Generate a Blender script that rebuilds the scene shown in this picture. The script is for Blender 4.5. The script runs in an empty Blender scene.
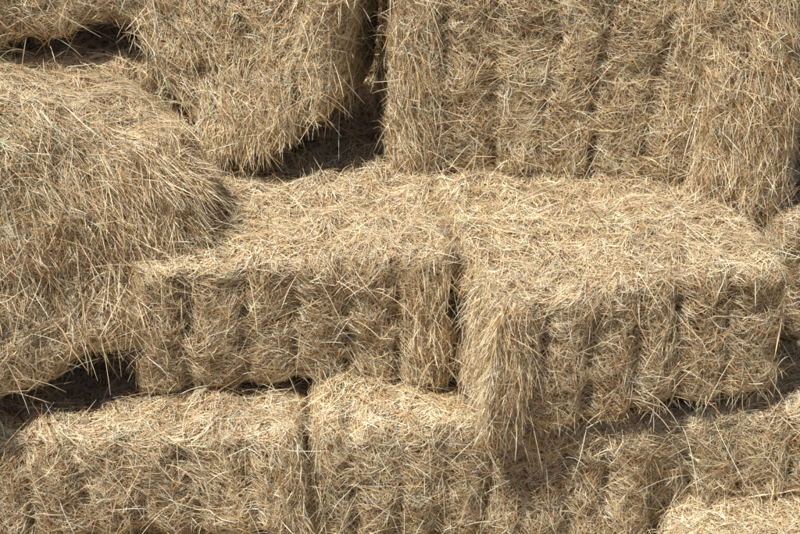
import bpy, bmesh, math, numpy as np
from mathutils import Matrix, Vector, Euler

DENS = 34000
scene = bpy.context.scene
col = scene.collection

# ---------------------------------------------------------------- noise
M32 = np.uint64(0xffffffff)
def _hash(ix, iy, iz, seed):
    h = (ix.astype(np.uint64)*np.uint64(374761393) + iy.astype(np.uint64)*np.uint64(668265263)
         + iz.astype(np.uint64)*np.uint64(2246822519) + np.uint64(seed*3266489917 & 0xffffffff)) & M32
    h = ((h ^ (h >> np.uint64(13))) * np.uint64(1274126177)) & M32
    h = ((h ^ (h >> np.uint64(15))) * np.uint64(2246822519)) & M32
    return ((h ^ (h >> np.uint64(16))) & np.uint64(0xffff)).astype(np.float32)/65535.0
def vn(p, f, seed):
    q = p*f + 1000.0
    i = np.floor(q); t = (q-i).astype(np.float32); t = t*t*(3-2*t); i = i.astype(np.int64)
    x, y, z = i[:,0], i[:,1], i[:,2]
    r = 0
    for a in (0,1):
        wx = t[:,0] if a else 1-t[:,0]
        for b in (0,1):
            wy = t[:,1] if b else 1-t[:,1]
            for c in (0,1):
                wz = t[:,2] if c else 1-t[:,2]
                r = r + wx*wy*wz*_hash(x+a, y+b, z+c, seed)
    return r*2-1

# ---------------------------------------------------------------- materials
def straw_material():
    m = bpy.data.materials.new("dry_straw"); m.use_nodes = True
    nt = m.node_tree; nt.nodes.clear()
    N = nt.nodes.new; L = nt.links.new
    out = N("ShaderNodeOutputMaterial")
    at = N("ShaderNodeAttribute"); at.attribute_name = "tint"
    p = N("ShaderNodeBsdfPrincipled"); p.inputs["Roughness"].default_value = .42
    p.inputs["Specular IOR Level"].default_value = .5
    L(at.outputs["Color"], p.inputs["Base Color"])
    tr = N("ShaderNodeBsdfTranslucent"); L(at.outputs["Color"], tr.inputs["Color"])
    mx = N("ShaderNodeMixShader"); mx.inputs[0].default_value = .12
    L(p.outputs[0], mx.inputs[1]); L(tr.outputs[0], mx.inputs[2]); L(mx.outputs[0], out.inputs[0])
    return m
def core_material():
    m = bpy.data.materials.new("packed_hay"); m.use_nodes = True
    nt = m.node_tree; p = nt.nodes["Principled BSDF"]
    N = nt.nodes.new; L = nt.links.new
    tc = N("ShaderNodeTexCoord")
    cols = []
    for sc in ((220,30,60),(40,200,90)):
        mp = N("ShaderNodeMapping"); mp.inputs["Scale"].default_value = sc
        mp.inputs["Rotation"].default_value = (.4,.5,.7)
        nz = N("ShaderNodeTexNoise"); nz.inputs["Scale"].default_value = 1; nz.inputs["Detail"].default_value = 4
        nz.inputs["Distortion"].default_value = .6
        L(tc.outputs["Object"], mp.inputs[0]); L(mp.outputs[0], nz.inputs["Vector"]); cols.append(nz)
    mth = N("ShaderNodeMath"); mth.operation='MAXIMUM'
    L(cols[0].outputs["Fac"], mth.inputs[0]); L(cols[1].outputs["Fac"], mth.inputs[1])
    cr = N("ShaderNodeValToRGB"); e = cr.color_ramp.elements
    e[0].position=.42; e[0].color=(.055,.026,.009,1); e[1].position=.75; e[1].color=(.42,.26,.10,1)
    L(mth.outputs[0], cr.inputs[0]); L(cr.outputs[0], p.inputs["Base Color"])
    b = N("ShaderNodeBump"); b.inputs["Distance"].default_value=.006; b.inputs["Strength"].default_value=.9
    L(mth.outputs[0], b.inputs["Height"]); L(b.outputs[0], p.inputs["Normal"])
    p.inputs["Roughness"].default_value=.8
    return m
MS, MC = straw_material(), core_material()

PAL = np.array([[.95,.80,.54],[.93,.71,.43],[.97,.90,.72],[.74,.48,.23],[.48,.27,.11],[.88,.71,.47],[.17,.08,.03],[.95,.82,.58]],dtype=np.float32)
PW = np.array([.25,.20,.20,.11,.08,.075,.06,.065]); PW/=PW.sum()

def ribbons(P, W, width, C):
    n,k,_ = P.shape
    taper = np.ones(k); taper[-1]=.35; taper[0]=.7
    off = (W[:,None,:]*width[:,None,None]*.5*taper[None,:,None])
    V = np.stack([P-off, P+off], axis=2).reshape(n*k*2,3)
    base = (np.arange(n)*k*2)[:,None]
    j = (np.arange(k-1)*2)[None,:]
    a = base+j
    F = np.stack([a,a+1,a+3,a+2],axis=-1).reshape(-1,4)
    return V, F, np.repeat(C, k*2, axis=0)

def make_mesh(name, V, F, mi, colr, mats):
    me = bpy.data.meshes.new(name)
    me.vertices.add(len(V)); me.vertices.foreach_set("co", V.astype(np.float32).ravel())
    me.loops.add(len(F)*4); me.loops.foreach_set("vertex_index", F.astype(np.int32).ravel())
    me.polygons.add(len(F)); me.polygons.foreach_set("loop_start", np.arange(0,len(F)*4,4,dtype=np.int32))
    for m in mats: me.materials.append(m)
    me.polygons.foreach_set("material_index", mi.astype(np.int32))
    me.polygons.foreach_set("use_smooth", np.ones(len(F),dtype=bool))
    ca = me.color_attributes.new("tint",'FLOAT_COLOR','POINT')
    c4 = np.ones((len(V),4),dtype=np.float32); c4[:,:3]=np.clip(colr,0,.95)
    ca.data.foreach_set("color", c4.ravel())
    me.update(calc_edges=True); me.validate()
    return me

def norm(v): return v/np.maximum(np.linalg.norm(v,axis=-1,keepdims=True),1e-9)

def bale(label, size, center, rot=(0,0,0), cuts=6, seed=1, r=.06, taper=(0,0), xt=0.0, comb=(), tufts=(), dens=1.0,
         loose=2200, bright=1.0, crease=1.0, rough=1.0, wrp=.03, slen=.038):
    rng = np.random.default_rng(seed)
    h = np.array(size)/2
    R = Euler([math.radians(a) for a in rot],'XYZ').to_matrix()
    Rn = np.array(R)
    so = np.array([seed*3.17, seed*1.73, seed*2.39])
    cx = np.linspace(-h[0],h[0],cuts+2)[1:-1] + rng.uniform(-.010,.010,cuts)
    cdep = rng.uniform(.7,1.0,cuts)*crease
    def rounded(q):
        qi = np.clip(q, -(h-r), h-r); d = norm(q-qi); return qi+d*r, d
    def cdx(p):
        wob = .010*vn(p+so, 5, seed+5)+.013*vn(p+so,20,seed+6)
        D = p[:,0:1]-cx[None,:]-wob[:,None]
        k = np.argmin(np.abs(D),axis=1)
        return D[np.arange(len(p)),k], cdep[k]
    def brk(p):
        return np.clip(.58+.55*vn(p+so, 11, seed+7)+.9*vn(p+so,24,seed+8),0,1.5)
    def crz(p):
        d,dep = cdx(p)
        return dep*np.exp(-np.abs(d/.011)**1.3)*brk(p)
    def wN(nrm): return np.clip(1.3-np.abs(nrm[:,0])*1.6,0,1)*(1-.7*np.clip(nrm[:,2],0,1))
    def disp(p, nrm):
        q = p+so
        d = rough*(.013*vn(q,5,seed)+.011*vn(q,13,seed+1))+.011*vn(q,30,seed+2)+.005*vn(q,62,seed+3)
        dd,_ = cdx(p)
        d = d + (-.025*crz(p) - .010*np.exp(-(dd/.026)**2)*crease)*wN(nrm)
        return d
    def warp(P):
        P = P.copy(); t = P[:,2]/h[2]; u=P[:,0]/h[0]
        P[:,2] = P[:,2]*(1-xt*u)
        P[:,0] = P[:,0]*(1+taper[0]*t)
        P[:,1] = P[:,1]*(1+taper[1]*t)
        q = P+so
        for a in range(3): P[:,a] += wrp*vn(q,2.6,seed+20+a)+.010*vn(q,8,seed+50+a)
        return P
    V=[];F=[]; nb=0; st=.013
    for ax in range(3):
        b,c = [(1,2),(2,0),(0,1)][ax]
        for s in (-1,1):
            nu=max(4,int(2*h[b]/st)); nv=max(4,int(2*h[c]/st))
            uu,vv=np.meshgrid(np.linspace(-h[b],h[b],nu+1),np.linspace(-h[c],h[c],nv+1),indexing='ij')
            q=np.zeros((uu.size,3)); q[:,ax]=s*h[ax]; q[:,b]=uu.ravel(); q[:,c]=vv.ravel()
            V.append(q); i=np.arange((nu+1)*(nv+1)).reshape(nu+1,nv+1)+nb; nb+=q.shape[0]
            f=np.stack([i[:-1,:-1],i[1:,:-1],i[1:,1:],i[:-1,1:]],-1).reshape(-1,4)
            F.append(f if s>0 else f[:,::-1])
    V=np.concatenate(V);F=np.concatenate(F)
    _,first,inv=np.unique(np.round(V,5),axis=0,return_index=True,return_inverse=True)
    V=V[first];F=inv.reshape(-1)[F]
    P,nm=rounded(V); P=warp(P+nm*(disp(P,nm)-.007)[:,None])
    coreV,coreF=P,F
    areas=[];fs=[]
    for ax in range(3):
        b,c = [(1,2),(2,0),(0,1)][ax]
        for s in (-1,1):
            n=np.zeros(3);n[ax]=s; nw=Rn@n
            wgt = 1.0
            if nw[1]>.6: wgt=.12
            if nw[2]<-.6: wgt=.12
            areas.append(4*h[b]*h[c]*wgt); fs.append((ax,s,b,c))
    areas=np.array(areas); tot=areas.sum(); ns=int(tot*DENS*dens)
    which=rng.choice(6,ns,p=areas/tot)
    q=np.zeros((ns,3)); U=rng.uniform(-1,1,(ns,2))
    for k,(ax,s,b,c) in enumerate(fs):
        m=which==k; q[m,ax]=s*h[ax]; q[m,b]=U[m,0]*h[b]; q[m,c]=U[m,1]*h[c]
    p0,nm=rounded(q)
    keep = rng.uniform(size=ns) > crz(p0)*.6*wN(nm)
    p0=p0[keep];nm=nm[keep];ns=len(p0)
    upref=np.where(np.abs(nm[:,2:3])>.8, np.array([[0,1,0]]), np.array([[0,0,1]])).astype(float)
    e1=norm(np.cross(upref,nm)); e2=np.cross(nm,e1)
    ang = math.pi*1.2*vn(p0+so,8,seed+30)+math.pi*.7*vn(p0+so,22,seed+31)+rng.normal(0,.7,ns)
    T=np.cos(ang)[:,None]*e1+np.sin(ang)[:,None]*e2
    dd,_=cdx(p0); cw=np.exp(-(dd/.045)**2)*.85*min(crease,1.1)*wN(nm)*(rng.uniform(size=ns)<.7)
    cw=np.clip(cw,0,.85)
    ca=np.radians(rng.normal(42,25,ns)); tv=np.sign(dd)[:,None]*np.cos(ca)[:,None]*np.array([[1,0,0]])-np.sin(ca)[:,None]*e2
    T=T*(1-cw)[:,None]+tv*cw[:,None]
    for (fn,vec,wt) in comb:
        fn=np.array(fn,float);vec=norm(np.array(vec,float))
        m=np.clip(nm@fn,0,1)*wt
        vt=norm(vec-nm*(nm@vec)[:,None])
        T=norm(T*(1-m)[:,None]+vt*m[:,None])
    T=norm(T-nm*(T*nm).sum(1,keepdims=True))
    B=np.cross(nm,T)
    Ls=np.clip(rng.lognormal(math.log(slen),.75,ns),.009,.19)
    Ls=Ls*(1-.35*np.exp(-np.abs(dd)/.02)*wN(nm))
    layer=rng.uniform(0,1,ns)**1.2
    width=rng.uniform(.0007,.0018,ns)*(1+.9*(rng.uniform(size=ns)<.05))
    k=4; s=np.linspace(-.5,.5,k)
    bend=rng.normal(0,.14,ns); lift=rng.normal(0,.05,ns)+ (rng.uniform(size=ns)<.09)*rng.uniform(.1,.5,ns)
    ph=rng.normal(0,.06,ns)
    P=p0[:,None,:]+T[:,None,:]*(Ls[:,None]*s)[:,:,None]+B[:,None,:]*(Ls[:,None]*(bend[:,None]*(4*s*s)+ph[:,None]*np.sin(s*6)))[:,:,None]
    Pf=P.reshape(-1,3); pr,nr=rounded(Pf)
    Pf=pr*.82+Pf*.18
    dsp=disp(Pf,nr); d0=np.repeat(disp(p0,nm),k)
    dsp=.75*dsp+.25*d0
    off=(-.006+layer*.009)[:,None]+(Ls*lift)[:,None]*(s+.5)-.03*(Ls[:,None])*(4*s*s)
    Pf=warp(Pf+nr*(dsp+off.ravel())[:,None])
    P=Pf.reshape(ns,k,3)
    roll=rng.normal(0,.38,ns); W=norm(B*np.cos(roll)[:,None]+nm*np.sin(roll)[:,None])
    ci=rng.choice(len(PAL),ns,p=PW); C=PAL[ci]*rng.uniform(.82,1.12,(ns,1))
    patch=vn(p0+so,6,seed+40)*.09+vn(p0+so,16,seed+41)*.13
    C=C*(bright*(1+patch)*(.80+.28*layer))[:,None]  # deeper layers tinted darker: shade between straws painted into the colour
    V2,F2,C2=ribbons(P,W,width,C)
    nC=len(coreV)
    allV=np.concatenate([coreV,V2]); allF=np.concatenate([coreF,F2+nC])
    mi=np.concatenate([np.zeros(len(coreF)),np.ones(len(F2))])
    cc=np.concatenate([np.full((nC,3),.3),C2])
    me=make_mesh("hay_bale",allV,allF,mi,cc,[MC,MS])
    ob=bpy.data.objects.new("hay_bale",me); col.objects.link(ob)
    ob.location=center; ob.rotation_euler=[math.radians(a) for a in rot]
    ob["label"]=label; ob["category"]="hay bale"; ob["group"]="stacked hay bales"
    g=Rn.T@np.array([0,0,-1.0])
    sets=[]
    idx=rng.choice(ns,min(loose,ns),replace=False)
    p=p0[idx]; n_=nm[idx]; p=warp(p+n_*(disp(p,n_))[:,None])
    rd=rng.normal(0,1,(len(idx),3)); rd=norm(rd-n_*(rd*n_).sum(1,keepdims=True))
    out=rng.uniform(.02,.9,(len(idx),1))**2
    D=norm(rd+n_*out); Ll=np.clip(rng.lognormal(math.log(.055),.55,len(idx)),.02,.18)
    sets.append((p,D,Ll,rng.uniform(.0,.6,len(idx)),n_))
    for (ct,sp,dr,cnt,ln,spread,gr) in tufts:
        qq=np.array(ct)*h+rng.normal(0,1,(cnt,3))*np.array(sp)
        qq=np.clip(qq,-h,h)
        ax=int(np.argmax(np.abs(ct))); qq[:,ax]=np.sign(ct[ax])*h[ax]
        p,n_=rounded(qq)
        cl=np.stack([vn(p+so,24,seed+60+a) for a in range(3)],1)
        p=warp(p+n_*(disp(p,n_)+rng.uniform(-.004,.018,cnt))[:,None])
        D=norm(Rn.T@norm(np.array(dr,float))+rng.normal(0,spread,(cnt,3))+cl*.8)
        Ll=np.clip(rng.lognormal(math.log(.55),.45,cnt),.15,1.3)*ln
        sets.append((p-D*Ll[:,None]*.35,D,Ll,rng.uniform(.3,1,cnt)*gr,n_))
    p=np.concatenate([a[0] for a in sets]);D=np.concatenate([a[1] for a in sets]);Ll=np.concatenate([a[2] for a in sets])
    gg=np.concatenate([a[3] for a in sets]);m=len(p)
    k=6;s=np.linspace(0,1,k); side=norm(np.cross(D,rng.normal(0,1,(m,3))))
    cv=rng.normal(0,.2,m)
    P=p[:,None,:]+D[:,None,:]*(Ll[:,None]*s)[:,:,None]+g[None,None,:]*(Ll[:,None]*gg[:,None]*s*s)[:,:,None]+side[:,None,:]*(Ll[:,None]*cv[:,None]*s*s)[:,:,None]
    W=norm(np.cross(D,rng.normal(0,1,(m,3))))
    C=PAL[rng.choice(len(PAL),m,p=PW)]*rng.uniform(.8,1.12,(m,1))*bright
    V3,F3,C3=ribbons(P,W,rng.uniform(.0008,.0019,m),C)
    lm=make_mesh("loose_straw",V3,F3,np.zeros(len(F3)),C3,[MS])
    lo=bpy.data.objects.new("loose_straw",lm); col.objects.link(lo); lo.parent=ob; lo["kind"]="stuff"
    return ob

# ---------------------------------------------------------------- the stack
# middle tier
bale("tan hay bale jutting out over the lower row, corner toward viewer",(.83,.70,.42),(.555,.17,-.155),(1,1,14),cuts=5,seed=11,r=.05,crease=1.15,wrp=.026,
     comb=[((-1,0,0),(0,-.3,-1),.45)],
     tufts=[((-1,-.8,.3),(.01,.10,.10),(-.1,-.25,-1),1300,.10,.4,.4),((-.93,-1,.2),(.04,.02,.12),(.15,-.3,-1),1100,.10,.5,.4),
            ((0,-1,-.9),(.25,.02,.02),(.1,-.4,-1),250,.05,.7,.5),((-1,.2,.8),(.01,.18,.05),(-.4,-.3,-.8),1300,.09,.5,.4)])
bale("golden hay bale wedged between two neighbours, flat lit top",(.87,.66,.44),(-.295,.26,-.135),(2,0,2),cuts=5,seed=12,r=.05,crease=1.15,wrp=.022,
     tufts=[((.85,-1,.3),(.04,.02,.12),(.1,-.3,-1),500,.09,.5,.5)])
bale("large shaggy slumped hay bale, straw hanging off its side",(.92,.60,.81),(-1.085,.12,.08),(-10,6,23),cuts=2,seed=13,r=.16,xt=.23,crease=.6,
     comb=[((1,0,0),(0,-.6,-1),.6),((0,-1,0),(.45,0,-1),.25)],rough=2.0,wrp=.05,
     tufts=[((.7,-1,.3),(.12,.03,.12),(.65,-.5,-.75),2700,.16,.5,.35),((.1,-1,.3),(.2,.03,.15),(.45,-.5,-.8),1500,.12,.65,.4),
            ((.8,-1,-.3),(.10,.03,.12),(.5,-.5,-.75),1700,.15,.55,.35),((1,-.4,.2),(.02,.14,.12),(.4,-.6,-.7),1600,.15,.5,.4)])
bale("hay bale tucked behind others in shade",(.8,.5,.42),(1.44,.50,-.2),(0,0,3),cuts=5,seed=14,loose=800)
# lower tier
bale("low hay bale lying lengthwise, front face in sun",(.90,.56,.37),(-.715,.03,-.575),(-2,-2,-1),cuts=5,seed=21,r=.07,wrp=.035,crease=1.1,
     tufts=[((.95,-1,0),(.03,.02,.12),(.3,-.4,-.8),400,.08,.5,.5)])
bale("pale hay bale at the foot of the stack beside another",(.51,.5,.44),(-.025,.04,-.595),(-2,3,4),cuts=3,seed=22,r=.08,bright=1.04,wrp=.035,crease=1.1,
     tufts=[((-.95,-1,0),(.03,.02,.12),(-.3,-.4,-.8),400,.08,.5,.5)])
bale("hay bale half shaded beneath the overhanging one",(.50,.5,.42),(.46,.06,-.62),(0,0,-3),cuts=3,seed=23,r=.08)
bale("hay bale in the lower row with ragged front",(.92,.5,.38),(1.08,.15,-.60),(0,-2,3),cuts=5,seed=24,r=.07)
bale("hay bale at the base with sunlit top",(.95,.6,.42),(1.22,-.20,-.91),(0,-3,6),cuts=5,seed=25,r=.09)
bale("supporting hay bale beneath the lower row",(.95,.5,.4),(-.75,.30,-.98),(0,0,0),cuts=5,seed=26,dens=.6,loose=500)
bale("supporting hay bale beneath the lower row",(.95,.5,.4),(.24,.16,-1.02),(0,0,0),cuts=5,seed=27,dens=.8,loose=500)
bale("shaded hay bale at the end of the lower row",(.8,.5,.42),(-1.55,.34,-.60),(0,0,0),cuts=4,seed=28,dens=.7,loose=500)
# upper tier
bale("tall upright hay bale with deep vertical creases",(.90,.5,.76),(.41,.66,.42),(-1,1,1),cuts=5,seed=31,r=.05,crease=1.0,rough=.7,wrp=.02,
     tufts=[((-.85,-1,-.3),(.04,.02,.22),(.1,-.3,-1),1000,.10,.45,.4),((.9,-1,-.3),(.04,.02,.22),(-.1,-.3,-1),600,.09,.5,.4),
            ((0,-1,-.95),(.28,.02,.02),(.1,-.4,-1),400,.05,.7,.5)])
bale("narrow hay bale stood on end, strands trailing down",(.27,.5,.80),(.975,.53,.35),(0,-2,-8),cuts=1,seed=32,r=.08,rough=1.5,
     comb=[((0,-1,0),(.2,0,-1),.2)],
     tufts=[((-.3,-1,-.6),(.07,.02,.15),(.2,-.3,-1),1300,.11,.5,.4),((.3,-1,.1),(.07,.02,.2),(.3,-.3,-1),1000,.11,.5,.4)])
bale("hay bale at the edge of the stack with shaded side",(.6,.5,.80),(1.50,.92,.34),(0,0,0),cuts=3,seed=33,r=.06)
bale("tilted hay bale perched above a dark gap",(.68,.5,.72),(-.385,.64,.49),(-10,-19,-12),cuts=3,seed=34,r=.11,taper=(.42,0),xt=.10,rough=1.5,
     comb=[((0,-1,0),(-.3,0,-1),.2)],
     tufts=[((0,-1,0),(.2,.02,.2),(.1,-.4,-1),1500,.08,.6,.4),((-.5,-1,-.8),(.15,.02,.05),(0,-.4,-1),900,.09,.6,.4)])
bale("hay bale lying on top of the stack, dark seam below",(.95,.5,.45),(-1.20,.70,.665),(0,-8,6),cuts=4,seed=35,r=.08,rough=1.3,crease=.4)
# rear rows
bale("hay bale deeper in the stack, seen through a gap",(.9,.55,.42),(-.3,.98,-.19),(0,0,1),cuts=5,seed=41,dens=.6,loose=400)
bale("hay bale deeper in the stack, showing its top",(.95,.6,.5),(-1.1,.83,.13),(0,-3,-2),cuts=3,seed=42,dens=.9,loose=800,crease=.3)
bale("hay bale deeper in the stack, mostly hidden",(.9,.5,.8),(-.3,1.50,.30),(0,0,0),cuts=5,seed=43,dens=.5,loose=400)
bale("hay bale deeper in the stack, mostly hidden",(.9,.5,.9),(.68,1.3,.35),(0,0,0),cuts=5,seed=44,dens=.3,loose=200)

# ---------------------------------------------------------------- ground
bm=bmesh.new(); bmesh.ops.create_grid(bm,x_segments=60,y_segments=60,size=30)
me=bpy.data.meshes.new("ground"); bm.to_mesh(me); bm.free()
gr=bpy.data.objects.new("ground",me); col.objects.link(gr); gr.location=(0,10,-1.24)
gr["kind"]="structure"; gr["label"]="dry earth strewn with chaff under the stack"; gr["category"]="ground"
gm=bpy.data.materials.new("dry_earth"); gm.use_nodes=True; nt=gm.node_tree
p=nt.nodes["Principled BSDF"]; nz=nt.nodes.new("ShaderNodeTexNoise"); nz.inputs["Scale"].default_value=400; nz.inputs["Detail"].default_value=8
cr=nt.nodes.new("ShaderNodeValToRGB"); cr.color_ramp.elements[0].color=(.12,.08,.045,1); cr.color_ramp.elements[1].color=(.38,.27,.14,1)
nt.links.new(nz.outputs["Fac"],cr.inputs[0]); nt.links.new(cr.outputs[0],p.inputs["Base Color"]); p.inputs["Roughness"].default_value=.9
me.materials.append(gm)

# ---------------------------------------------------------------- light
sv=Vector((-.35,-.30,.95)).normalized()
el=math.asin(sv.z); az=math.atan2(sv.x,sv.y)
w=bpy.data.worlds.new("World"); scene.world=w; w.use_nodes=True
nt=w.node_tree; bg=nt.nodes["Background"]; sk=nt.nodes.new("ShaderNodeTexSky"); sk.sky_type='NISHITA'; sk.sun_disc=False
sk.sun_elevation=el; sk.sun_rotation=az; nt.links.new(sk.outputs[0],bg.inputs[0]); bg.inputs[1].default_value=.055
sd=bpy.data.lights.new("sun",'SUN'); sd.energy=5.0; sd.angle=math.radians(.5); sd.color=(1,.955,.86)
so_=bpy.data.objects.new("sun",sd); col.objects.link(so_); so_.rotation_euler=sv.to_track_quat('Z','Y').to_euler()

cd=bpy.data.cameras.new("camera"); cam=bpy.data.objects.new("camera",cd); col.objects.link(cam)
cam.location=(0,-4.33,2.5); cam.rotation_euler=(math.radians(60),0,0); cd.lens=83.3; cd.sensor_width=36; cd.clip_end=200
scene.camera=cam
scene.view_settings.view_transform='Standard'; scene.view_settings.look='None'; scene.view_settings.exposure=0
